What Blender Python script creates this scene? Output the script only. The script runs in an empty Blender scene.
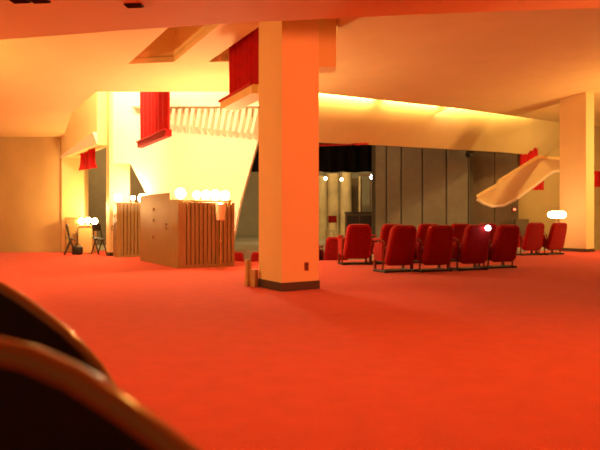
import bpy, bmesh, math, random
from mathutils import Vector, Matrix, Euler
random.seed(4)
C = bpy.context.scene.collection
PI = math.pi
R = math.radians
# ------------------------------------------------------------------ camera frame (used to place real-size things)
F, HZ, CZ = 590.0, 217.0, 1.08
def P(px, py, d):                       # a point seen at (px, py) standing d metres away
    return Vector(((px - 300) * d / F, d, CZ + (HZ - py) * d / F))
def GX(px, d): return (px - 300) * d / F
def GD(py): return CZ * F / (py - HZ)   # distance of a floor point
U = Vector((-.525, .851, 0)); V = Vector((.851, .525, 0))   # the building's grid
GA = math.atan2(V.y, V.x)

# ------------------------------------------------------------------ materials
def mat(name, col, rough=.6, metal=0, noise=0, scale=20, bump=0, bscale=None, spec=.5, sheen=0, coat=0):
    m = bpy.data.materials.new(name); m.use_nodes = True
    nt = m.node_tree; b = nt.nodes['Principled BSDF']
    b.inputs['Base Color'].default_value = (*col, 1)
    b.inputs['Roughness'].default_value = rough
    b.inputs['Metallic'].default_value = metal
    b.inputs['Specular IOR Level'].default_value = spec
    if sheen: b.inputs['Sheen Weight'].default_value = sheen
    if coat: b.inputs['Coat Weight'].default_value = coat
    tc = nt.nodes.new('ShaderNodeTexCoord')
    if noise:
        n = nt.nodes.new('ShaderNodeTexNoise'); n.inputs['Scale'].default_value = scale; n.inputs['Detail'].default_value = 5
        nt.links.new(tc.outputs['Object'], n.inputs['Vector'])
        r = nt.nodes.new('ShaderNodeValToRGB')
        r.color_ramp.elements[0].position = .3; r.color_ramp.elements[1].position = .7
        r.color_ramp.elements[0].color = (*[c * (1 - noise) for c in col], 1)
        r.color_ramp.elements[1].color = (*[min(1, c * (1 + noise)) for c in col], 1)
        nt.links.new(n.outputs['Fac'], r.inputs['Fac']); nt.links.new(r.outputs['Color'], b.inputs['Base Color'])
    if bump:
        n2 = nt.nodes.new('ShaderNodeTexNoise'); n2.inputs['Scale'].default_value = bscale or scale * 4
        nt.links.new(tc.outputs['Object'], n2.inputs['Vector'])
        bp = nt.nodes.new('ShaderNodeBump'); bp.inputs['Strength'].default_value = bump; bp.inputs['Distance'].default_value = .02
        nt.links.new(n2.outputs['Fac'], bp.inputs['Height']); nt.links.new(bp.outputs['Normal'], b.inputs['Normal'])
    return m
def wood(name, c1, c2, rough=.5, scale=3, stretch=(6, 6, .6)):
    m = mat(name, c1, rough); nt = m.node_tree; b = nt.nodes['Principled BSDF']
    tc = nt.nodes.new('ShaderNodeTexCoord'); mp = nt.nodes.new('ShaderNodeMapping'); mp.inputs['Scale'].default_value = stretch
    n = nt.nodes.new('ShaderNodeTexNoise'); n.inputs['Scale'].default_value = scale; n.inputs['Detail'].default_value = 6
    r = nt.nodes.new('ShaderNodeValToRGB'); r.color_ramp.elements[0].position = .3; r.color_ramp.elements[1].position = .7
    r.color_ramp.elements[0].color = (*c1, 1); r.color_ramp.elements[1].color = (*c2, 1)
    nt.links.new(tc.outputs['Object'], mp.inputs['Vector']); nt.links.new(mp.outputs['Vector'], n.inputs['Vector'])
    nt.links.new(n.outputs['Fac'], r.inputs['Fac']); nt.links.new(r.outputs['Color'], b.inputs['Base Color'])
    return m
def emit(name, col, s):
    m = bpy.data.materials.new(name); m.use_nodes = True; nt = m.node_tree
    b = nt.nodes['Principled BSDF']; b.inputs['Base Color'].default_value = (.9, .85, .7, 1)
    b.inputs['Emission Color'].default_value = (*col, 1); b.inputs['Emission Strength'].default_value = s
    return m

M = dict(
    carpet=mat('carpet', (.54, .046, .017), .95, noise=.07, scale=5, bump=.5, bscale=90, spec=.1, sheen=.15),
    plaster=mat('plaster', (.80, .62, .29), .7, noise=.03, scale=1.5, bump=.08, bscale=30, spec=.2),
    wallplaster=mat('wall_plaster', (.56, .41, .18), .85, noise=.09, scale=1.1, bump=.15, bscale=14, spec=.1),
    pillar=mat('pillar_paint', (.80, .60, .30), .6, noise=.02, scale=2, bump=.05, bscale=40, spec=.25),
    white=mat('white_plaster', (.86, .78, .60), .6, noise=.02, scale=2, bump=.04, bscale=20, spec=.2),
    base=mat('dark_vinyl', (.06, .03, .015), .5),
    wood=wood('booth_oak', (.26, .165, .055), (.33, .21, .072), .5),
    slat=wood('slat_oak', (.26, .165, .055), (.33, .21, .072), .45),
    slatback=wood('slat_backing', (.14, .075, .027), (.18, .095, .036), .7),
    walnut=wood('dark_walnut', (.014, .006, .003), (.022, .01, .005), .5),
    rim=mat('varnished_rim', (.50, .27, .07), .22, metal=.3, noise=.1, scale=6, spec=.8, coat=.9),
    velvet=mat('red_velvet', (.29, .006, .005), .8, noise=.12, scale=14, bump=.2, bscale=80, spec=.15, sheen=.08),
    drape=mat('red_drape', (.46, .009, .009), .85, noise=.1, scale=9, bump=.1, bscale=60, spec=.1, sheen=.1),
    brass=mat('brass', (.75, .45, .14), .3, metal=1),
    frame=mat('seat_frame_metal', (.20, .045, .02), .4, metal=.6),
    blackm=mat('black_metal', (.015, .013, .012), .5, noise=.2, scale=10),
    black=mat('black_cloth', (.006, .0055, .005), .95, noise=.3, scale=3, spec=.05),
    grey=mat('grey_panel', (.2, .18, .145), .8, noise=.08, scale=3, bump=.1, bscale=30, spec=.1),
    greyd=mat('grey_panel_joint', (.11, .095, .07), .9, noise=.1, scale=4),
    brown=mat('brown_panel', (.13, .085, .05), .75, noise=.1, scale=3),
    setflat=mat('set_plaster', (.42, .41, .33), .85, noise=.12, scale=1.4, bump=.2, bscale=8, spec=.1),
    setcol=mat('set_column', (.58, .49, .28), .8, noise=.2, scale=1.6, bump=.2, bscale=7, spec=.1),
    stage=mat('stage_floor', (.42, .42, .35), .7, noise=.08, scale=1.5),
    card=mat('cardboard', (.5, .3, .12), .8, noise=.1, scale=9),
    tape=mat('tan_tape', (.3, .16, .06), .4),
    outlet=mat('brown_plastic', (.22, .03, .02), .4),
    glass=mat('frosted_glass', (.85, .62, .42), .5, spec=.4),
    globe=emit('lit_globe', (1, .72, .34), 42),
    tube=emit('lit_tube', (1, .74, .4), 22),
    cool=emit('cool_lamp', (.9, .9, 1), 9),
    warmspot=emit('warm_spot', (1, .8, .45), 14),
    redlamp=emit('red_lamp', (1, .06, .03), 4),
)

# ------------------------------------------------------------------ mesh helpers
def nb(): return bmesh.new()
def xf(verts, loc=(0, 0, 0), rot=(0, 0, 0)):
    m = Matrix.Translation(Vector(loc)) @ Euler(rot).to_matrix().to_4x4()
    for v in verts: v.co = m @ v.co
def box(bm, size, loc=(0, 0, 0), rot=(0, 0, 0), bev=0, seg=2):
    t = nb(); bmesh.ops.create_cube(t, size=1)
    for v in t.verts: v.co = Vector((v.co.x * size[0], v.co.y * size[1], v.co.z * size[2]))
    if bev: bmesh.ops.bevel(t, geom=list(t.edges), offset=bev, segments=seg, affect='EDGES', profile=.5)
    xf(t.verts, loc, rot); merge(bm, t)
def merge(bm, t):
    me = bpy.data.meshes.new('tmp'); t.to_mesh(me); t.free(); bm.from_mesh(me); bpy.data.meshes.remove(me)
def cyl(bm, r1, r2, h, loc=(0, 0, 0), rot=(0, 0, 0), seg=20):       # base at z = 0 before the move
    t = nb(); bmesh.ops.create_cone(t, cap_ends=True, segments=seg, radius1=r1, radius2=r2, depth=h)
    for v in t.verts: v.co.z += h / 2
    xf(t.verts, loc, rot); merge(bm, t)
def ball(bm, r, loc, sc=(1, 1, 1)):
    t = nb(); bmesh.ops.create_uvsphere(t, u_segments=20, v_segments=12, radius=r)
    for v in t.verts: v.co = Vector((v.co.x * sc[0], v.co.y * sc[1], v.co.z * sc[2]))
    xf(t.verts, loc); merge(bm, t)
def tube(bm, pts, r, seg=10):
    pts = [Vector(p) for p in pts]; rings = []
    for i, p in enumerate(pts):
        d = (pts[min(i + 1, len(pts) - 1)] - pts[max(i - 1, 0)]).normalized()
        a = d.cross(Vector((0, 1, 0)) if abs(d.y) < .9 else Vector((1, 0, 0))).normalized(); b = d.cross(a)
        rings.append([bm.verts.new(p + r * (math.cos(2 * PI * k / seg) * a + math.sin(2 * PI * k / seg) * b)) for k in range(seg)])
    for i in range(len(rings) - 1):
        for k in range(seg):
            bm.faces.new((rings[i][k], rings[i][(k + 1) % seg], rings[i + 1][(k + 1) % seg], rings[i + 1][k]))
    bm.faces.new(rings[0]); bm.faces.new(rings[-1])
def solid(bm, pts, off):                # closed solid: polygon pts pushed by vector off
    off = Vector(off); a = [bm.verts.new(p) for p in pts]; b = [bm.verts.new(Vector(p) + off) for p in pts]
    n = len(a); bm.faces.new(a); bm.faces.new(b[::-1])
    for i in range(n): bm.faces.new((a[i], a[(i + 1) % n], b[(i + 1) % n], b[i]))
def lathe(bm, prof, loc, seg=24):
    rings = [[bm.verts.new((loc[0] + r * math.cos(2 * PI * k / seg), loc[1] + r * math.sin(2 * PI * k / seg), loc[2] + z)) for k in range(seg)] for r, z in prof]
    for i in range(len(rings) - 1):
        for k in range(seg): bm.faces.new((rings[i][k], rings[i][(k + 1) % seg], rings[i + 1][(k + 1) % seg], rings[i + 1][k]))
    bm.faces.new(rings[0][::-1]); bm.faces.new(rings[-1])
def obj(name, bm, m, parent=None, smooth=False, loc=None):
    bmesh.ops.recalc_face_normals(bm, faces=list(bm.faces))
    me = bpy.data.meshes.new(name); bm.to_mesh(me); bm.free()
    me.materials.append(M[m])
    if smooth:
        for p in me.polygons: p.use_smooth = True
        try: me.set_sharp_from_angle(angle=R(40))
        except Exception: pass
    o = bpy.data.objects.new(name, me); C.objects.link(o)
    if parent: o.parent = parent
    if loc: o.location = loc
    return o
def tag(o, label, cat, group=None):
    o['label'] = label; o['category'] = cat
    if group: o['group'] = group
    return o
def thing(name, label, cat, loc=(0, 0, 0), rz=0, group=None):
    o = bpy.data.objects.new(name, None); C.objects.link(o); o.empty_display_size = .2
    o.location = loc; o.rotation_euler = (0, 0, rz)
    return tag(o, label, cat, group)
def struct(name, bm, m, parent=None, smooth=False):
    o = obj(name, bm, m, parent, smooth)
    if not parent: o['kind'] = 'structure'
    return o
def dup(root, loc, rz, label, group=None):
    r = root.copy(); C.objects.link(r); r.location = loc; r.rotation_euler = (0, 0, rz); r['label'] = label
    if group: r['group'] = group
    for ch in list(root.children):
        c = ch.copy(); C.objects.link(c); c.parent = r
        for g in ch.children:
            d = g.copy(); C.objects.link(d); d.parent = c
    return r
def ptag(o, label): o['label'] = label; return o

# ------------------------------------------------------------------ floors
b = nb()
fl = [(-14, -3), (14, -3), (14, 19.5), (7.4, 19.0), (5.4, 15.7), (1.0, 14.75), (-1.3, 14.2), (-2.75, 15.75), (-4.3, 16.0), (-4.5, 16.9), (-5.9, 17.9), (-6.2, 19), (-14, 19)]
solid(b, [(x, y, 0) for x, y in fl], (0, 0, -.9))
struct('floor', b, 'carpet')
b = nb(); solid(b, [(-6.6, 14, -.86), (8.5, 14, -.86), (8.5, 23, -.86), (-6.6, 23, -.86)], (0, 0, -.2))
struct('floor_lower', b, 'carpet')
b = nb(); solid(b, [(.0, 14.6, -.36), (1.6, 14.9, -.36), (1.2, 16.2, -.36), (-.1, 16.0, -.36)], (0, 0, -.5))
struct('floor_step', b, 'carpet')
b = nb(); solid(b, [(-8, 20.2, -.05), (9.5, 20.2, -.05), (9.5, 31, .11), (-8, 31, .11)], (0, 0, -1.1))
struct('floor_stage', b, 'stage')

# ------------------------------------------------------------------ ceilings
def zc(x): return 4.15 + .09 * max(x, -6.9)
def fill(loops, z, thick, name, m):
    bm = nb(); es = []
    for lp in loops:
        vs = [bm.verts.new((x, y, z(x))) for x, y in lp]
        es += [bm.edges.new((vs[i], vs[(i + 1) % len(vs)])) for i in range(len(vs))]
    bmesh.ops.triangle_fill(bm, edges=es, use_beauty=True)
    for f in bm.faces:
        if f.normal.z > 0: f.normal_flip()
    r = bmesh.ops.extrude_face_region(bm, geom=list(bm.faces))
    for v in r['geom']:
        if isinstance(v, bmesh.types.BMVert): v.co.z += thick
    return struct(name, bm, m)
def at_ceiling(px, py):                 # where the sight line meets the ceiling plane
    k = (HZ - py) / F; a = (px - 300) / F
    d = (4.15 - CZ) / (k - .09 * a)
    return Vector((a * d, d))
hole1 = [at_ceiling(128, 64), at_ceiling(174, 62), at_ceiling(174, 62) + (at_ceiling(220, 24) - at_ceiling(174, 62)) * 1.5, at_ceiling(128, 64) + (at_ceiling(168, 28) - at_ceiling(128, 64)) * 1.5]
hole2 = [at_ceiling(208, 62), at_ceiling(262, 61), at_ceiling(262, 61) + U.to_2d() * -2.4, at_ceiling(208, 62) + U.to_2d() * -2.6]
main = [(-14, 4), (14, 4), (14, 16.5), (8.1, 18.2), (5.04, 19.1), (.45, 14.8), (-1.5, 13.8), (-4.38, 12.63), (-5.6, 14.5), (-7.25, 18.05), (-14, 18.05)]
fill([main, [tuple(p) for p in hole1], [tuple(p) for p in hole2]], zc, .12, 'ceiling', 'plaster')
for k, h in enumerate((hole1, hole2)):
    b = nb(); n = len(h); lo = [b.verts.new((p.x, p.y, zc(p.x) + .1)) for p in h]; hi = [b.verts.new((p.x, p.y, zc(p.x) + 1.0)) for p in h]
    b.faces.new(hi)
    for i in range(n): b.faces.new((lo[i], lo[(i + 1) % n], hi[(i + 1) % n], hi[i]))
    struct('ceiling_recess', b, 'plaster')
b = nb()                                # turned-down lip of the ceiling on the right
lip = [(5.04, 19.1, zc(5.04)), (8.1, 18.2, zc(8.1)), (14, 16.5, zc(14)), (14, 25.0, 4.75), (9.6, 22.0, 4.62)]
solid(b, lip, (0, 0, .12)); struct('ceiling_lip', b, 'plaster')
b = nb(); solid(b, [(-14, 9, 5.75), (16, 9, 5.75), (16, 33, 5.75), (-14, 33, 5.75)], (0, 0, .15)); struct('ceiling_upper', b, 'white')
b = nb()                                # low soffit over the seats by the camera
so = [P(-60, 44, 6.85), P(0, 40, 6.73), P(130, 30, 6.37), P(255, 22, 6.11), P(420, 14.5, 5.885), P(600, 8, 5.70), P(700, 4, 5.6)]
so = [(p.x, p.y, 3.1) for p in so]
so = [(-14, 8.2, 3.1)] + so + [(14, 4.6, 3.1), (14, -3, 3.1), (-14, -3, 3.1)]
solid(b, so, (0, 0, 1.2)); struct('ceiling_soffit', b, 'plaster')
vent_l = ['dark slotted air vent at the far left of the low orange ceiling', 'dark slotted air vent second from the left on the low ceiling', 'dark slotted air vent right of the others on the low ceiling']
for k, (px, d) in enumerate(((20, 5.5), (40, 5.5), (134, 5.62))):
    t = thing('ceiling_vent', vent_l[k], 'vent', (GX(px, d), d, 3.1), -.1, 'vents in the low ceiling')
    b = nb(); box(b, (.17, .09, .012), (0, 0, -.006), bev=.003); obj('frame', b, 'blackm', t)
    b = nb()
    for i in range(4): box(b, (.15, .012, .008), (0, -.03 + i * .02, -.014), (.5, 0, 0))
    obj('slats', b, 'base', t)
# cross beam stub by the pillar and a raised plate beside it
b = nb(); box(b, (.40, .40, .85), (.37, 9.5, 3.87)); struct('beam', b, 'plaster')
b = nb(); q = [(.83, 12.1), (1.62, 9.0), (2.0, 7.6), (.62, 7.6), (.62, 12.1)]
solid(b, [(x, y, zc(x) - .05) for x, y in q], (0, 0, .05)); struct('ceiling_plate', b, 'plaster')

# curved fascia behind the ceiling edge, washed by the cove
edge = [(-.15, 14.53), (.45, 14.8), (2.0, 16.25), (3.5, 17.7), (5.04, 19.1), (7.3, 20.7), (9.6, 22.0), (14, 25.0)]
bot = []
def lerp_tab(tab, x):
    for (x0, y0), (x1, y1) in zip(tab, tab[1:]):
        if x <= x1: return y0 + (y1 - y0) * (x - x0) / (x1 - x0)
    return tab[-1][1]
tab = [(200, 142), (318, 142.5), (380, 145), (450, 149), (500, 152), (545, 156), (600, 160), (700, 164)]
b = nb(); cols = []; NS = 12
E = []
for (a, c) in zip(edge, edge[1:]):
    for i in range(6): E.append(Vector(a).lerp(Vector(c), i / 6))
for e in E:
    col = []
    for j in range(NS + 1):
        s = j / NS
        p = e + Vector((-.5, .85)) * (.55 + 1.25 * s ** 1.6)
        px = 300 + p.x / p.y * F
        pend = e + Vector((-.5, .85)) * 1.8
        zb = CZ + (HZ - lerp_tab(tab, 300 + pend.x / pend.y * F)) * pend.y / F
        zt = zc(e.x) + .9
        z = zt + (zb - zt) * (s ** .85)
        col.append((p.x, p.y, z))
    cols.append(col)
th = Vector((-.04, .08, .0))
fr = [[b.verts.new(p) for p in c] for c in cols]; bk = [[b.verts.new(Vector(p) + th) for p in c] for c in cols]
n = len(cols)
for i in range(n - 1):
    for j in range(NS):
        b.faces.new((fr[i][j], fr[i + 1][j], fr[i + 1][j + 1], fr[i][j + 1])); b.faces.new((bk[i][j], bk[i][j + 1], bk[i + 1][j + 1], bk[i + 1][j]))
    b.faces.new((fr[i][NS], fr[i + 1][NS], bk[i + 1][NS], bk[i][NS])); b.faces.new((fr[i][0], bk[i][0], bk[i + 1][0], fr[i + 1][0]))
for j in range(NS):
    b.faces.new((fr[0][j], fr[0][j + 1], bk[0][j + 1], bk[0][j])); b.faces.new((fr[-1][j], bk[-1][j], bk[-1][j + 1], fr[-1][j + 1]))
struct('ceiling_fascia', b, 'plaster', smooth=True)

# ------------------------------------------------------------------ walls and pillars
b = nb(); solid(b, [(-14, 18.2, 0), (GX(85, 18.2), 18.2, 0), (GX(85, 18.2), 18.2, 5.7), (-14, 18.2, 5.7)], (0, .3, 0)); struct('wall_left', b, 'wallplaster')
b = nb(); solid(b, [(GX(63, 18.2), 18.1, 0), (GX(85, 18.2), 18.1, 0), (GX(85, 18.2), 18.1, 4.2), (GX(63, 18.2), 18.1, 4.2)], (0, .1, 0)); struct('trim_1', b, 'plaster')
# wall that hangs over the passage
b = nb()
a0 = Vector((-7.33, 18.1, 0)); a1 = Vector((-5.62, 16.35, 0)); nrm = Vector((a1.y - a0.y, -(a1.x - a0.x), 0)).normalized() * -.42
solid(b, [a0 + Vector((0, 0, 2.88)), a1 + Vector((0, 0, 3.1)), a1 + Vector((0, 0, 5.6)), a0 + Vector((0, 0, 5.6))], nrm); struct('wall_passage', b, 'plaster')
b = nb()
q0 = a0 + Vector((0, 0, 2.88)); q1 = a1 + Vector((0, 0, 3.1)); on = -nrm.normalized()
v_ = [b.verts.new(p) for p in (q0, q1, q1 + on * .13 + Vector((0, 0, .32)), q1 + Vector((0, 0, .32)), q0 + on * .03 + Vector((0, 0, .06)), q0 + Vector((0, 0, .06)))]
b.faces.new((v_[0], v_[1], v_[2], v_[4])); b.faces.new((v_[4], v_[2], v_[3], v_[5])); b.faces.new((v_[1], v_[3], v_[2])); b.faces.new((v_[0], v_[4], v_[5])); b.faces.new((v_[0], v_[5], v_[3], v_[1]))
struct('trim_lit', b, 'white')  # wedge made paler and tilted down to give the wall's lit lower strip
def pillar(name, near, sa, sb, h, m, bh=.125):
    near = Vector((near[0], near[1], 0)); pts = [near, near + V * sb, near + V * sb + U * sa, near + U * sa]
    b = nb(); solid(b, pts, (0, 0, h)); o = struct(name, b, m)
    b = nb(); e = .012
    q = [near - V * e - U * e, near + V * (sb + e) - U * e, near + V * (sb + e) + U * (sa + e), near - V * e + U * (sa + e)]
    solid(b, q, (0, 0, bh)); struct('baseboard', b, 'base', o)
    return o
pillar('pillar', (-.262, 8.54), .72, .64, 4.3, 'pillar')
pillar('pillar', (GX(586, 18.1), 18.1), .9, .42, 5.0, 'pillar', .1)
pillar('pillar', (GX(109.5, 16.3), 16.3), .36, .56, 5.6, 'pillar', .1)
# tapered white wall with a row of fins
YT = 16.35
b = nb()
out = [(112, 70), (259, 70), (259, 137), (241, 200), (224, 285), (168, 285), (148, 197), (130, 163), (112, 163)]
solid(b, [P(x, y, YT) for x, y in out], (0, .45, 0)); tw = struct('wall_tapered', b, 'white')
b = nb()
for i in range(15):
    x = 166 + i * 6.4
    yb = 128 + 9 * i / 14
    t = nb()
    p = [P(x, 108, YT), P(x, yb + 3, YT), P(x - 2 - i * .25, yb - 4, YT - .22), P(x, 108, YT - .22)]
    solid(b, p, (.075, 0, 0))
struct('fins', b, 'white', tw)
b = nb(); p = [P(131, 106, YT - .28), P(259, 106, YT - .28)]; box(b, (p[1].x - p[0].x, .30, .06), ((p[0].x + p[1].x) / 2, YT - .16, p[0].z + .02)); struct('fin_rail', b, 'white', tw)

# ------------------------------------------------------------------ stage end
b = nb(); solid(b, [(-9, 31, 0), (11, 31, 0), (11, 31, 5.7), (-9, 31, 5.7)], (0, .3, 0)); struct('wall_stage', b, 'setflat')
b = nb(); solid(b, [(GX(60, 23), 23, -.9), (GX(150, 23), 23, -.9), (GX(150, 23), 23, 5.7), (GX(60, 23), 23, 5.7)], (0, .2, 0)); struct('wall_passage_end', b, 'grey')
# grey panels of the stage wall, one mesh per panel
xs = [375, 386, 401, 422, 446, 470]
grey_l = ['narrow grey stage panel next to the dark stage opening', 'grey stage panel second from the dark stage opening', 'grey stage panel third from the dark stage opening',
          'wide grey stage panel fourth from the dark stage opening', 'wide grey stage panel beside the dark brown panel']
for k, (x0, x1) in enumerate(zip(xs, xs[1:])):
    YP = 23.0 + .04 * k; a = GX(x0, YP) + .02; c = GX(x1, YP) - .02
    b = nb(); box(b, (c - a, .1, 5.6), ((a + c) / 2, YP, 2.74), bev=.015); tag(obj('stage_flat', b, 'grey'), grey_l[k], 'panel', 'grey stage wall panels')
b = nb(); a, c = GX(372, 23.3), GX(473, 23.3); box(b, (c - a, .08, 5.6), ((a + c) / 2, 23.34, 2.74)); struct('wall_panel_backing', b, 'greyd')
for k, (x0, x1) in enumerate(((471, 494), (494.6, 518))):
    YP = 24.0; a, c = GX(x0, YP), GX(x1, YP)
    b = nb(); box(b, (c - a, .1, 6.4), ((a + c) / 2, YP, 2.45), bev=.01)
    tag(obj('wall_panel', b, 'brown'), ['dark brown wall panel next to the grey stage panels', 'dark brown wall panel behind the sloping cream canopy'][k], 'panel', 'dark brown wall panels')
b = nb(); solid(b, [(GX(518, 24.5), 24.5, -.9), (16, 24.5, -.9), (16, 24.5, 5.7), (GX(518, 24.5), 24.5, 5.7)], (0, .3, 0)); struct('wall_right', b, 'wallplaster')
b = nb(); box(b, (GX(530, 23) - GX(517, 23), .3, 2.0), (GX(523, 23), 23.2, .0)); struct('wall_low', b, 'brown')
# black border hanging over the stage
b = nb(); x0, x1 = GX(225, 24.3), GX(375, 24.3); nv = 60
vs = []
for i in range(nv + 1):
    x = x0 + (x1 - x0) * i / nv; y = 24.3 + .09 * math.sin(i * 1.3)
    vs.append([b.verts.new((x, y, 5.745)), b.verts.new((x, y + .0, 2.93 + .02 * math.sin(i * .7)))])
for i in range(nv): b.faces.new((vs[i][0], vs[i + 1][0], vs[i + 1][1], vs[i][1]))
r = bmesh.ops.extrude_face_region(b, geom=list(b.faces)); bmesh.ops.translate(b, verts=[v for v in r['geom'] if isinstance(v, bmesh.types.BMVert)], vec=(0, .03, 0))
tag(obj('stage_border', b, 'black', smooth=True), 'black cloth border hanging above the lit stage set', 'curtain')
b = nb(); x0, x1 = GX(318, 17.6), GX(371, 17.6); box(b, (x1 - x0, .05, .05), ((x0 + x1) / 2, 18.3, 3.325), (0, -.035, 0)); tag(obj('red_valance', b, 'velvet'), 'thin red valance strip under the curved ceiling above the stage opening', 'valance')
# set: pale round columns, dark cabinet, door frame, lamps
for k, (px, w, top) in enumerate(((322, 9, 176), (333, 12, 174), (346, 11, 173))):
    d = 27.5 + .25 * (k % 2); rr = w * d / F / 2 * 1.05; x = GX(px, d); zb = .05
    h = CZ + (HZ - top) * d / F - zb
    b = nb(); lathe(b, [(rr * 1.06, 0), (rr * 1.06, .12), (rr, .16), (rr * .97, h - .2), (rr * 1.03, h - .15), (rr * 1.03, h)], (x, d, zb))
    tag(obj('stage_column', b, 'setcol', smooth=True), ['pale round stage column nearest the orange pillar', 'pale round stage column in the middle of three', 'pale round stage column beside the dark stage cabinet'][k], 'column', 'pale columns of the stage set')
b = nb(); a_, c_ = GX(350.5, 28.6), GX(362, 28.6); box(b, (c_ - a_, .08, 2.9), ((a_ + c_) / 2, 28.6, 1.5), bev=.01)
tag(obj('stage_wing', b, 'brown'), 'dark narrow upright flat between the pale stage columns and the stage door frame', 'stage flat')
t = thing('stage_cabinet', 'low dark wooden cabinet standing on the stage behind the seats', 'cabinet', (GX(359, 26), 26, .04))
b = nb(); box(b, (1.2, .5, 1.2), (0, 0, .6), bev=.02); obj('body', b, 'brown', t)
b = nb(); box(b, (1.28, .56, .06), (0, 0, 1.23), bev=.015); obj('top', b, 'walnut', t)
for s in (-1, 1):
    b = nb(); box(b, (.54, .02, 1.0), (s * .29, -.26, .6), bev=.006); d_ = obj('door', b, 'walnut', t)
    b = nb(); ball(b, .025, (s * .06, -.29, .7)); obj('knob', b, 'brass', d_)
t = thing('stage_doorway', 'tall narrow pale door frame on the stage beside the grey panels', 'door frame', (GX(365, 27), 27, .05))
for s in (-1, 1):
    b = nb(); box(b, (.07, .1, 2.9), (s * .25, 0, 1.45)); obj('post', b, 'setcol' if s < 0 else 'brown', t)
b = nb(); box(b, (.57, .1, .1), (0, 0, 2.95)); obj('lintel', b, 'brown', t)
t = thing('stage_chair', 'small wooden chair with a red back on the stage before the pale columns', 'chair', (GX(331, 25.5), 25.5, .035), .3)
b = nb(); box(b, (.38, .38, .05), (0, 0, .45), bev=.015); obj('seat', b, 'setcol', t)
b = nb(); box(b, (.38, .04, .3), (0, -.18, .95), bev=.01); obj('backrest', b, 'velvet', t)
for sx in (-1, 1):
    for sy in (-1, 1):
        b = nb(); box(b, (.04, .04, .45 if sy > 0 else .85), (sx * .17, sy * .17, .225 if sy > 0 else .425)); obj('leg', b, 'setcol', t)
for k, (px, py, d, m, r) in enumerate(((325.5, 178.5, 26.3, 'warmspot', .09), (341.5, 179.5, 26.3, 'warmspot', .08), (372.5, 177, 25.0, 'cool', .13))):
    p = P(px, py, d)
    t = thing('stage_lamp', ['warm stage lamp above the pale column nearest the pillar', 'warm stage lamp above the middle pale stage column', 'bright bluish stage lamp beside the grey panels'][k], 'stage light', p, 0, 'stage lamps hanging over the set')
    b = nb(); cyl(b, r * 1.0, r * .7, .22, (0, .05, 0), (-1.2, 0, 0)); obj('housing', b, 'blackm', t)
    b = nb(); ball(b, r * .85, (0, -.03, 0)); obj('lens', b, m, t)
    b = nb(); cyl(b, .015, .015, 5.7 - p.z, (0, .08, .02)); obj('hanging_rod', b, 'blackm', t)
t = thing('spotlight', 'black spotlight on a thin pole beside the dark brown wall panel', 'stage light', (GX(468.5, 22.6), 22.6, -.05))
b = nb(); cyl(b, .03, .03, 3.5); obj('pole', b, 'blackm', t)
b = nb(); cyl(b, .1, .14, .3, (0, .1, 3.5), (1.2, 0, 0)); obj('lamp_head', b, 'blackm', t)
b = nb(); cyl(b, .25, .25, .04); obj('base', b, 'blackm', t)
t = thing('indicator_light', 'small red indicator light on the far wall below the sloping canopy', 'light', P(514.5, 209.5, 23.85))
b = nb(); ball(b, .055, (0, 0, 0)); obj('lens', b, 'redlamp', t)
b = nb(); box(b, (.16, .1, .16), (0, .06, 0), bev=.02); obj('housing', b, 'blackm', t)

# ------------------------------------------------------------------ hanging red drapes
def drape(label, p0, p1, ztop, zbot, tray=None, group='red drapes in the ceiling openings', flare=0, folds=7, w=.16):
    p0 = Vector((*p0, 0)); p1 = Vector((*p1, 0)); L = (p1 - p0).length; ax = (p1 - p0).normalized(); nn = Vector((ax.y, -ax.x, 0))
    if nn.y > 0: nn = -nn
    t = thing('red_drape', label, 'curtain', (p0.x, p0.y, zbot), 0, group)
    b = nb(); n = folds * 8; vs = []
    for i in range(n + 1):
        s = i / n; wv = .035 * math.sin(s * folds * 2 * PI) + .012 * math.sin(s * 11)
        row = []
        for j in range(7):
            q = j / 6; fl = flare * max(0, .25 - (1 - q)) * 4 if flare else 0
            pt = ax * (s * L + (s - .5) * fl) + nn * (wv * (1 + .4 * (1 - q))) ; row.append(b.verts.new((pt.x, pt.y, (ztop - zbot) * (1 - q))))
        vs.append(row)
    for i in range(n):
        for j in range(6): b.faces.new((vs[i][j], vs[i + 1][j], vs[i + 1][j + 1], vs[i][j + 1]))
    r = bmesh.ops.extrude_face_region(b, geom=list(b.faces)); bmesh.ops.translate(b, verts=[v for v in r['geom'] if isinstance(v, bmesh.types.BMVert)], vec=nn * -.03)
    obj('cloth', b, 'drape', t, smooth=True)
    if tray:
        b = nb()
        pts = [ax * -.12 + nn * -w, ax * (L + .1) + nn * -w, ax * (L + .1) + nn * w, ax * -.12 + nn * w]
        solid(b, [(p.x, p.y, -.02) for p in pts], (0, 0, -.15)); o = obj('ledge', b, tray, t)
        b = nb(); pts = [ax * -.14 + nn * (w - .02), ax * (L + .1) + nn * (w - .02), ax * (L + .1) + nn * (w + .03), ax * -.14 + nn * (w + .03)]
        solid(b, [(p.x, p.y, .0) for p in pts], (0, 0, -.035)); obj('hem_strip', b, 'drape', t)
    return t
def hang(l, pxa, pya, da, pxb, db): 
    a = P(pxa, pya, da); return (a.x, a.y), (GX(pxb, db), db), a.z
a, c, z = hang('', 230.5, 100, 10.8, 259, 9.55); drape('large red pleated drape over a cream ledge beside the orange pillar', a, c, 4.9, z, 'plaster')
a, c, z = hang('', 141, 141, 15.5, 167.5, 13.4); drape('red pleated drape hanging before the white finned wall', a, c, 4.75, z, 'velvet', w=.07)
a, c, z = hang('', 81, 170, 17.6, 93.5, 16.9); drape('small red drape hanging under the beam of the left passage', a, c, 3.2, z, None, flare=.35, folds=3)
drape('red drape behind the upper end of the sloping cream canopy', (GX(520, 23.8), 23.8), (GX(538, 23.8), 23.8), 4.2, P(0, 166, 23.8).z, None, 'red drapes by the right hand wall', folds=4)
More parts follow.
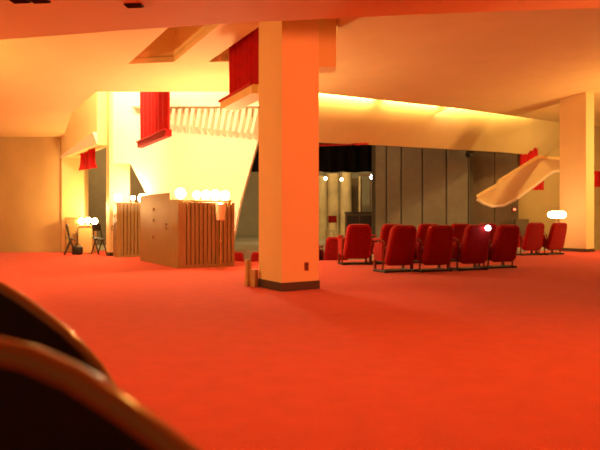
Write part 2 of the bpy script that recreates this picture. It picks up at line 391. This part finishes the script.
drape('red drape hanging below the sloping cream canopy', (GX(529, 22.6), 22.6), (GX(544, 22.6), 22.6), P(0, 172, 22.6).z, P(0, 190, 22.6).z, None, 'red drapes by the right hand wall', folds=4)
drape('red drape behind the right pillar at the frame edge', (GX(592, 22.6), 22.6), (GX(612, 22.6), 22.6), P(0, 171, 22.6).z, P(0, 187, 22.6).z, None, 'red drapes by the right hand wall', folds=5)

# ------------------------------------------------------------------ sloping canopy
pairs = [((477, 198, 19.6), (477.5, 199.5, 19.65)), ((487, 192, 19.6), (483, 203, 19.9)), ((497, 186.5, 19.6), (492, 206, 20.2)), ((499, 182.5, 19.6), (503, 205.3, 20.4)),
         ((515, 172.5, 19.6), (515, 199.5, 20.6)), ((530, 163.3, 19.6), (535, 185, 20.6)), ((537, 159, 19.6), (549, 174, 20.6)), ((541, 158.3, 19.6), (553, 171.8, 20.6)), ((562, 160, 19.6), (565, 170, 20.6)), ((592, 161, 19.6), (592, 169, 20.6))]
def resample(k, n):
    outp = []
    for i in range(n + 1):
        q = (len(pairs) - 1) * i / n; a = min(int(q), len(pairs) - 2)
        outp.append(P(*pairs[a][k]).lerp(P(*pairs[a + 1][k]), q - a))
    return outp
b = nb(); N = 45; A_, B_ = resample(0, N), resample(1, N); g = []
for i in range(N + 1):
    row = []
    for j in range(9):
        s = j / 8; p = A_[i].lerp(B_[i], s); p = p + Vector((0, .05, .02)) * math.sin(PI * s) * min(1, i / 6)
        row.append(b.verts.new(p))
    g.append(row)
for i in range(N):
    for j in range(8): b.faces.new((g[i][j], g[i + 1][j], g[i + 1][j + 1], g[i][j + 1]))
r = bmesh.ops.extrude_face_region(b, geom=list(b.faces)); bmesh.ops.translate(b, verts=[v for v in r['geom'] if isinstance(v, bmesh.types.BMVert)], vec=(.0, .1, .1))
t = thing('sloping_canopy', 'curved cream canopy sloping down to the left above the far red seats', 'canopy', P(592, 165, 20))
o = obj('shell', b, 'plaster', smooth=True); o.parent = t; o.matrix_parent_inverse = Matrix.Translation(-t.location)
b = nb(); tube(b, [p + Vector((0, -.02, -.01)) for p in B_], .05); o = obj('rim', b, 'white', smooth=True); o.parent = t; o.matrix_parent_inverse = Matrix.Translation(-t.location)  # paler tube stands in for the light caught along the lower edge

# ------------------------------------------------------------------ slatted booths
def booth(label, near, su, sv, h, hd, group, dooron=True):
    t = thing('ticket_booth', label, 'booth', (near[0], near[1], 0), GA, group)       # local x = V, local y = U
    b = nb(); box(b, (sv - .06, .05, h - .08), (sv / 2, .06, (h - .08) / 2 + .03)); obj('slat_backing', b, 'slatback', t)
    b = nb(); n = int(sv / .092)
    for i in range(n):
        box(b, (.072, .05, h - .12), (.14 + (sv - .16) * i / (n - 1), .02, (h - .12) / 2 + .07), bev=.006, seg=1)
    obj('slat_front', b, 'slat', t)
    b = nb(); box(b, (.12, .10, h), (.06, .05, h / 2), bev=.008); obj('corner_post', b, 'slat', t)
    b = nb(); box(b, (sv + .02, .09, .07), (sv / 2, .04, .035)); obj('plinth', b, 'wood', t)
    k = .16 * su
    b = nb(); box(b, (.05, k, h), (.025, .1 + k / 2, h / 2), bev=.005); obj('side_panel', b, 'wood', t)
    b = nb(); box(b, (.06, su - k - .1, hd), (.03, .1 + k + (su - k - .1) / 2, hd / 2), bev=.006)
    dr = obj('door', b, 'wood', t)
    for z in (.38, .62, .78):
        b = nb(); box(b, (.02, .05, .08), (-.008, su * .62, hd * z), bev=.003); obj('hinge', b, 'tape', dr)
    b = nb(); cyl(b, .014, .014, .14, (-.05, .1 + k + .12, hd * .5)); box(b, (.05, .014, .014), (-.025, .1 + k + .12, hd * .5 + .02)); box(b, (.05, .014, .014), (-.025, .1 + k + .12, hd * .5 + .12)); obj('handle', b, 'tape', dr)
    b = nb(); box(b, (.05, su - .1, h), (sv - .025, .1 + (su - .1) / 2, h / 2)); obj('side_panel', b, 'wood', t)
    b = nb(); box(b, (sv - .1, .05, h), (sv / 2, su - .025, h / 2)); obj('back_panel', b, 'wood', t)
    b = nb(); box(b, (sv - .1, .4, .04), (sv / 2, .30, h - .02), bev=.008); obj('counter', b, 'wood', t)
    return t
booth('large slatted oak booth in front of the white tapered wall', (-2.55, 12.35), 2.7, 1.28, 1.45, 1.61, 'slatted oak booths')
booth('smaller slatted oak booth standing against the left cream pillar', (GX(116.5, 15.7), 15.7), .36, .82, 1.47, 1.42, 'slatted oak booths')

# ------------------------------------------------------------------ lamps
def globe_lamp(label, p, r, group, zfoot):
    t = thing('globe_lamp', label, 'lamp', (p.x, p.y, zfoot), 0, group)
    b = nb(); ball(b, r, (0, 0, p.z - zfoot)); obj('globe', b, 'globe', t, smooth=True)
    b = nb(); cyl(b, .05, .035, .02); cyl(b, .016, .016, max(.02, p.z - zfoot - r * .8), (0, 0, .01)); obj('stem', b, 'brass', t, smooth=True)
    return t
def booth_pt(near, v, u): return Vector((near[0], near[1], 0)) + V * v + U * u
gl = ['lit globe lamp alone above the front corner of the large slatted booth', 'lit globe lamp first from the booth corner in the row of four', 'lit globe lamp second from the booth corner in the row of four',
      'lit globe lamp third from the booth corner in the row of four', 'lit globe lamp at the right end of the row of four']
for k, (v, r) in enumerate(((.07, .11), (.50, .08), (.71, .10), (.94, .11), (1.17, .10))):
    p = booth_pt((-2.55, 12.35), v, .05 if k == 0 else .22); foot = 1.45
    globe_lamp(gl[k], Vector((p.x, p.y, 1.56 + (.0 if k else .02))), r, 'globe lamps on the large booth', foot)
n2 = (GX(116.5, 15.7), 15.7)
for k, (v, r) in enumerate(((.10, .10), (.50, .06), (.76, .12))):
    p = booth_pt(n2, v, .22); globe_lamp(['lit globe lamp on the left end of the small slatted booth', 'small lit globe lamp on the middle of the small slatted booth', 'lit globe lamp on the small booth next to the large booth'][k], Vector((p.x, p.y, 1.60)), r, 'globe lamps on the small booth', 1.472)
# torchiere before the booth
p = Vector((GX(220.5, 12.72), 12.72, 0))
t = thing('floor_lamp', 'brass floor lamp with a frosted cylinder shade before the large slatted booth', 'lamp', p)
b = nb(); lathe(b, [(.13, 0), (.13, .02), (.06, .045), (.025, .07)], (0, 0, 0)); obj('base', b, 'brass', t, smooth=True)
b = nb(); cyl(b, .013, .013, 1.0, (0, 0, .04)); ball(b, .03, (0, 0, .55)); ball(b, .024, (0, 0, .2)); obj('pole', b, 'brass', t, smooth=True)
b = nb(); lathe(b, [(.05, 1.0), (.095, 1.02), (.105, 1.2), (.11, 1.36), (.10, 1.36), (.09, 1.04)], (0, 0, 0)); obj('lamp_shade', b, 'glass', t, smooth=True)
b = nb(); cyl(b, .03, .03, .18, (0, 0, 1.05)); ball(b, .055, (0, 0, 1.33)); obj('bulb', b, 'globe', t, smooth=True)
# lamp row on the left pedestal
LD = 17.6
t = thing('pedestal', 'cream pedestal with lit globes on top by the left passage', 'pedestal', (GX(87.5, LD), LD, 0))
b = nb(); box(b, (.42, .4, .80), (0, 0, .40), bev=.02); obj('body', b, 'wallplaster', t)
b = nb(); box(b, (.46, .44, .04), (0, 0, .82), bev=.01); obj('top', b, 'wallplaster', t)
for k, (px, r) in enumerate(((81.5, .09), (88, .085), (94.5, .09))):
    globe_lamp(['left one of three lit globe lamps on the cream pedestal', 'middle one of three lit globe lamps on the cream pedestal', 'right one of three lit globe lamps on the cream pedestal'][k], P(px, 221.2 + (k == 1) * -1, LD + .0), r, 'globe lamps on the cream pedestal', .842)
t = thing('wooden_cabinet', 'tall brown wooden cabinet against the left wall beside the pedestal', 'cabinet', (GX(73.5, 17.85), 17.85, 0))
b = nb(); box(b, (.36, .36, 1.02), (0, 0, .53), bev=.012); obj('body', b, 'wood', t)
b = nb(); box(b, (.40, .40, .03), (0, 0, 1.055), bev=.008); obj('top', b, 'slat', t)
b = nb(); box(b, (.3, .02, .84), (0, -.185, .55), bev=.005); d_ = obj('door', b, 'slat', t)
b = nb(); ball(b, .018, (.11, -.21, .6)); obj('knob', b, 'brass', d_)
# folding chair leaning and bag by the cabinet
def folded(label, x, y, rz):
    t = thing('folding_chair', label, 'chair', (x, y, 0), rz, 'dark folding chairs by the left passage')
    for s in (-1, 1):
        b = nb(); tube(b, [(s * .17, -.14, .015), (s * .17, .04, .5), (s * .16, .1, .88)], .018); obj('leg', b, 'blackm', t)
        b = nb(); tube(b, [(s * .14, .16, .015), (s * .14, -.02, .46)], .018); obj('leg', b, 'blackm', t)
    b = nb(); box(b, (.32, .04, .2), (0, .085, .78), (-.1, 0, 0), bev=.015); obj('backrest', b, 'walnut', t)
    b = nb(); box(b, (.32, .28, .03), (0, .0, .46), (.3, 0, 0), bev=.01); obj('seat', b, 'walnut', t)
folded('dark folding chair between the cream pedestal and the left pillar', GX(99, 17.0), 17.0, 1.2)
folded('dark folding chair in front of the tall brown wooden cabinet', GX(70.5, 16.8), 16.8, 2.0)
t = thing('black_bag', 'small black bag on the carpet beside the cream pedestal', 'bag', (GX(77.5, 16.9), 16.9, 0))
b = nb(); box(b, (.28, .18, .24), (0, 0, .12), bev=.05, seg=3); obj('body', b, 'blackm', t, smooth=True)
b = nb(); tube(b, [(-.08, 0, .22)] + [(-.08 * math.cos(a), 0, .23 + .09 * math.sin(a)) for a in [i * PI / 8 for i in range(1, 8)]] + [(.08, 0, .22)], .012); obj('handle', b, 'blackm', t)
# tube lamp by the right pillar
t = thing('tube_lamp', 'long lit white lamp on a stand beside the right pillar', 'lamp', (GX(557, 17.55), 17.55, 0))
b = nb(); cyl(b, .1, .1, .34, (-.17, 0, 1.15), (0, PI / 2, 0)); ball(b, .1, (-.17, 0, 1.15)); ball(b, .1, (.17, 0, 1.15)); obj('tube', b, 'tube', t, smooth=True)
b = nb(); cyl(b, .02, .02, 1.05, (0, 0, .03)); obj('pole', b, 'brass', t)
b = nb(); cyl(b, .16, .14, .03); obj('base', b, 'brass', t)
t = thing('clip_lamp', 'tiny bright lamp clipped on the upper right corner of a front row red seat', 'lamp', P(488, 228, 11.70))
b = nb(); ball(b, .055, (0, 0, 0)); obj('bulb', b, 'cool', t, smooth=True)
b = nb(); box(b, (.03, .10, .03), (0, .07, 0), bev=.006); obj('clip', b, 'blackm', t)

# ------------------------------------------------------------------ boxes and outlet by the pillar
def carton(label, px, d, w, dp, h):
    t = thing('cardboard_box', label, 'box', (GX(px, d), d, 0), GA + PI / 2, 'small tan boxes by the orange pillar')
    b = nb(); box(b, (dp, w, h), (0, 0, h / 2), bev=.006); obj('body', b, 'card', t)
    b = nb(); box(b, (dp * .98, .02, .004), (0, 0, h + .002)); obj('tape', b, 'tape', t)
carton('taller narrow tan box standing left of the orange pillar base', 248, 9.32, .07, .10, .40)
carton('shorter tan box tucked against the left side of the orange pillar base', 254.3, 9.16, .06, .16, .265)
near = Vector((-.262, 8.54, 0)); p = near + V * .42 - U * .004
t = thing('wall_outlet', 'dark red electrical outlet plate low on the orange pillar', 'outlet', (p.x, p.y, .345), GA)
b = nb(); box(b, (.07, .008, .125), (0, 0, 0), bev=.003); obj('plate', b, 'outlet', t)
for s in (-1, 1):
    b = nb(); box(b, (.034, .006, .03), (0, -.005, s * .026), bev=.002); obj('socket', b, 'base', t)

# ------------------------------------------------------------------ red theatre seats
def make_seat(label, group):
    t = thing('theatre_seat', label, 'seat', (0, 0, 0), 0, group)      # faces local +y
    # backrest: padded, round shouldered, leaning back
    b = nb(); W, H, T = .61, .78, .13; outl = []
    rc = .11
    for cx, cz, a0 in ((W / 2 - rc, H - rc, 0), (-W / 2 + rc, H - rc, 90), (-W / 2 + rc * .8, rc * .8, 180), (W / 2 - rc * .8, rc * .8, 270)):
        for i in range(6):
            a = R(a0 + 90 * i / 5); outl.append((cx + rc * math.cos(a), cz + rc * math.sin(a)))
    rings = []
    for y, s in ((-T / 2, .90), (-T / 2 * .93, .95), (-T / 2 * .55, 1.0), (T / 2 * .5, 1.0), (T / 2 * .95, .95), (T / 2, .88)):
        rings.append([b.verts.new(((x) * s * (1 - .10 * z / H), y, H / 2 + (z - H / 2) * s)) for x, z in outl])
    m = len(outl)
    for i in range(len(rings) - 1):
        for k in range(m): b.faces.new((rings[i][k], rings[i][(k + 1) % m], rings[i + 1][(k + 1) % m], rings[i + 1][k]))
    b.faces.new(rings[0][::-1]); b.faces.new(rings[-1])
    bmesh.ops.recalc_face_normals(b, faces=list(b.faces))
    xf(b.verts, (0, 0, .165), (R(15), 0, 0)); bk = obj('backrest', b, 'velvet', t, smooth=True)
    b = nb(); xs_ = [(-W / 2 + .03, .06), (-W / 2 + .045, H - .1), (-W / 2 + .1, H - .03), (W / 2 - .1, H - .03), (W / 2 - .045, H - .1), (W / 2 - .03, .06)]
    tube(b, [(x * (1 - .1 * z / H), -T / 2 - .002, z) for x, z in xs_], .007, 6); xf(b.verts, (0, 0, .165), (R(15), 0, 0)); obj('piping', b, 'drape', bk, smooth=True)
    b = nb(); box(b, (.54, .46, .13), (0, .32, .40), (R(4), 0, 0), bev=.045, seg=3); obj('seat_cushion', b, 'velvet', t, smooth=True)
    for s in (-1, 1):
        b = nb(); box(b, (.05, .32, .36), (s * .325, .20, .40), bev=.018); obj('side_panel', b, 'velvet', t, smooth=True)
        b = nb(); tube(b, [(s * .325, .06, .04), (s * .325, .03, .34), (s * .325, -.02, .58), (s * .325, .05, .625), (s * .325, .36, .63)], .017, 8); obj('side_frame', b, 'frame', t, smooth=True)
        b = nb(); box(b, (.065, .30, .035), (s * .325, .21, .65), bev=.014); obj('armrest', b, 'velvet', t, smooth=True)
        b = nb(); box(b, (.05, .46, .045), (s * .325, .16, .0225), bev=.01); obj('foot', b, 'blackm', t)
        b = nb(); box(b, (.04, .06, .2), (s * .325, .34, .14), bev=.008); obj('leg', b, 'frame', t)
    b = nb(); box(b, (.56, .04, .035), (0, .10, .19)); obj('cross_bar', b, 'blackm', t)
    b = nb(); box(b, (.58, .40, .03), (0, .20, .017)); obj('base_plate', b, 'blackm', t)
    return t
rows = [  # px of the back, base y, rotation, label, group
    (400, 272.5, 24, 'red theatre seat at the left end of the nearest row of four', 'red seats of the nearest row'),
    (437, 272, 22, 'red theatre seat second from the left in the nearest row of four', 'red seats of the nearest row'),
    (474, 270.5, 21, 'red theatre seat third from the left in the nearest row of four', 'red seats of the nearest row'),
    (504, 268.5, 23, 'red theatre seat at the right end of the nearest row of four', 'red seats of the nearest row'),
    (358, 265, 11, 'red theatre seat standing clear just right of the orange pillar', 'red seats of the second row'),
    (391, 264, 17, 'red seat behind the left end seat of the nearest row', 'red seats of the second row'),
    (427, 263, 17, 'red seat in the second row behind the gap right of the left end seat', 'red seats of the second row'),
    (458, 261.5, 17, 'red seat in the second row behind the middle two front seats', 'red seats of the second row'),
    (484.5, 260.5, 17, 'red seat in the second row directly behind the tiny aisle lamp', 'red seats of the second row'),
    (533, 255.5, 21, 'red theatre seat left of the pair standing before the right pillar', 'red seats by the right pillar'),
    (556, 254.8, 27, 'red theatre seat right of the pair, touching the right pillar', 'red seats by the right pillar'),
]
proto = None
def put(px, d, z, rz, label, group):
    global proto
    loc = (GX(px, d), d + .06, z)
    if proto is None:
        proto = make_seat(label, group); proto.location = loc; proto.rotation_euler = (0, 0, rz); return proto
    return dup(proto, loc, rz, label, group)
for px, by, rz, lab, grp in rows: put(px - 1, GD(by), 0, R(rz), lab, grp)
put(335.5, 15.45, -.36, R(6), 'low red seat right of the orange pillar, beside the clear standing seat', 'red seats on the lower step')
put(307.5, 15.42, -.36, R(4), 'low red seat half hidden by the right edge of the orange pillar', 'red seats on the lower step')
for k, px in enumerate((234, 260.5)):
    put(px, 17.2 + .1 * k, -.86, R(4), ['sunken red seat top beside the right end of the large slatted booth', 'sunken red seat top just left of the orange pillar edge'][k], 'sunken red seats behind the booth')

# ------------------------------------------------------------------ rounded dark chairs right before the camera
def tub_chair(label, x0, y0, apex, rim=.0145, rz=0):
    t = thing('tub_chair', label, 'chair', (x0, y0, 0), rz, 'dark rounded chairs nearest the camera')
    prof = [(0, 0), (.03, .002), (.06, .009), (.1, .027), (.14, .053), (.18, .083), (.21, .107), (.24, .137), (.27, .173), (.295, .215), (.315, .27), (.328, .34), (.332, .45), (.332, .6), (.33, .745)]
    path = [(-x, apex - d) for x, d in prof[::-1]] + [(x, apex - d) for x, d in prof[1:]]
    def bend(x): return .16 * x * x
    b = nb(); fr_, bk_ = [], []
    for x, z in path:
        fr_.append(b.verts.new((x, bend(x), z))); bk_.append(b.verts.new((x, bend(x) + .024, z)))
    cf = [b.verts.new((x, bend(x), .22)) for x, z in path]; cb = [b.verts.new((x, bend(x) + .024, .22)) for x, z in path]
    for i in range(len(path) - 1):
        b.faces.new((fr_[i], fr_[i + 1], cf[i + 1], cf[i])); b.faces.new((bk_[i], cb[i], cb[i + 1], bk_[i + 1])); b.faces.new((fr_[i], bk_[i], bk_[i + 1], fr_[i + 1])); b.faces.new((cf[i], cf[i + 1], cb[i + 1], cb[i]))
    bmesh.ops.remove_doubles(b, verts=list(b.verts), dist=.0005)
    obj('backrest', b, 'walnut', t, smooth=True)
    b = nb(); pts = [Vector((x, bend(x) + .012, z)) for x, z in path]
    tube(b, pts, rim, 12); ptag(obj('rim', b, 'rim', t, smooth=True), 'varnished golden rim')
    b = nb(); box(b, (.56, .30, .13), (0, .2, .40), bev=.04, seg=3); obj('seat_cushion', b, 'walnut', t, smooth=True)
    for s in (-1, 1):
        b = nb(); cyl(b, .018, .024, .24, (s * .27, .07, 0)); obj('leg', b, 'rim', t, smooth=True)
        b = nb(); cyl(b, .018, .024, .34, (s * .24, .31, 0)); obj('leg', b, 'rim', t, smooth=True)
tub_chair('dark round backed chair nearest the camera at the bottom left corner', -.318, .55, .953)
tub_chair('dark round backed chair behind the nearest one at the left edge', -.642, 1.06, .975, .0125)

# ------------------------------------------------------------------ lights
def area(name, loc, target, sx, sy, e, col, spread=180):
    l = bpy.data.lights.new(name, 'AREA'); l.shape = 'RECTANGLE'; l.size = sx; l.size_y = sy; l.energy = e; l.color = col; l.spread = R(spread)
    o = bpy.data.objects.new(name, l); C.objects.link(o); o.location = loc
    o.rotation_euler = (Vector(target) - Vector(loc)).to_track_quat('-Z', 'Y').to_euler(); return o
def spot(name, loc, target, e, col, ang=100, blend=.8, r=.1):
    l = bpy.data.lights.new(name, 'SPOT'); l.energy = e; l.color = col; l.spot_size = R(ang); l.spot_blend = blend; l.shadow_soft_size = r
    o = bpy.data.objects.new(name, l); C.objects.link(o); o.location = loc
    o.rotation_euler = (Vector(target) - Vector(loc)).to_track_quat('-Z', 'Y').to_euler(); return o
def point(name, loc, e, col, r=.12):
    l = bpy.data.lights.new(name, 'POINT'); l.energy = e; l.color = col; l.shadow_soft_size = r
    o = bpy.data.objects.new(name, l); C.objects.link(o); o.location = loc; return o
TW = (1, .47, .11)
YW = (1, .61, .20); WW = (1, .66, .32)
# recessed downlights in the low soffit
for k, (x, y) in enumerate(((-1.6, 2.6), (1.2, 2.4), (3.6, 3.2), (-3.6, 4.6), (0.2, 4.9), (3.0, 4.9), (6.5, 4.2))):
    spot('downlight', (x, y, 3.06), (x, y + .1, 0), 160, TW, 120, 1.0, .08)
# light well lamps that wash the tapered wall and the passage wall
area('well_light', (-2.9, 13.9, 5.2), (-2.9, 16.3, 2.8), 3.0, .4, 150, WW)
area('well_light', (-5.0, 14.0, 5.2), (-6.2, 17.1, 3.9), 1.2, .4, 190, WW)
# cove lamps behind the ceiling edge
def cove(a, c, e):
    n = Vector((-.5, .85, 0)) * .60; a = Vector((*a, zc(a[0]) + .2)) + n; c = Vector((*c, zc(c[0]) + .2)) + n; m = (a + c) / 2
    o = area('cove_light', m, m + Vector((-.5, .85, -.5)), (c - a).length, .05, e, YW)
    ax = (c - a).normalized(); dz = Vector((-.5, .85, -.5)); dz = (dz - ax * dz.dot(ax)).normalized(); y = (-dz).cross(ax)
    o.rotation_euler = Matrix((ax, y, -dz)).transposed().to_euler()
cove((.45, 14.8), (2.6, 16.8), 75); cove((2.9, 17.1), (5.0, 19.06), 52)
cove((5.3, 19.28), (9.3, 21.8), 85)
# stage wash
area('stage_light', (1.5, 24.9, 4.9), (1.6, 28, 1.5), 2.0, .4, 130, (1, .64, .26))
area('stage_light', (-2.2, 24, 4.9), (-2.2, 29, 1.0), 2.0, .4, 40, (1, .84, .5))
area('stage_light', (4.5, 19.9, 4.6), (4.8, 23, 1.6), 3.0, .3, 12, (1, .72, .4))
area('right_light', (9.8, 21.4, 3.4), (9.5, 24.5, 1.6), 1.5, .3, 30, YW)
# lamp glow of the booths thrown up at the ceiling
point('booth_glow', booth_pt((-2.55, 12.35), 1.0, .12) + Vector((0, 0, 1.85)), 320, WW, .15)
point('booth_glow', booth_pt(n2, .4, .1) + Vector((0, 0, 1.9)), 35, WW, .12)
point('pedestal_glow', (GX(88, 17.2), 17.2, 1.35), 130, YW, .1)
point('tube_glow', (GX(557, 17.5), 17.4, 1.4), 28, YW, .1)
point('passage_fill', (-7.3, 20.6, 3.4), 240, YW, .15)  # added to brighten the dark end wall of the passage
# added fill lights, out of the frame
point('side_fill', (-7.0, 8.5, 2.3), 420, YW, .15)  # added to light the left ceiling, left wall and pillar's left face
spot('pillar_red_fill', (5.6, 3.2, 2.55), (0, 8.8, 1.9), 1700, (1, .20, .065), 46, .7, .1)  # added red light standing in for carpet bounce on the pillar's right face
point('side_fill', (11.2, 15.6, 2.6), 620, YW, .15)  # added to brighten the right pillar's outer face

w = bpy.data.worlds.new('World'); bpy.context.scene.world = w; w.use_nodes = True
bg = w.node_tree.nodes['Background']; bg.inputs['Color'].default_value = (1, .45, .14, 1); bg.inputs['Strength'].default_value = .12

# ------------------------------------------------------------------ camera
cd = bpy.data.cameras.new('Camera'); cam = bpy.data.objects.new('Camera', cd); C.objects.link(cam)
cam.location = (0, 0, CZ); cam.rotation_euler = (PI / 2, 0, 0)
cd.sensor_width = 36; cd.lens = F / 600 * 36; cd.shift_y = -(225 - HZ) / 600; cd.clip_start = .02
cd.dof.use_dof = True; cd.dof.focus_distance = 5.0; cd.dof.aperture_fstop = 3.2
sc = bpy.context.scene; sc.camera = cam
sc.view_settings.view_transform = 'Standard'; sc.view_settings.look = 'None'; sc.view_settings.gamma = 1; sc.view_settings.exposure = .2
sc.view_settings.use_curve_mapping = False
try:
    sc.cycles.use_denoising = True; sc.cycles.max_bounces = 10; sc.cycles.diffuse_bounces = 6; sc.cycles.sample_clamp_indirect = 6
except Exception: pass
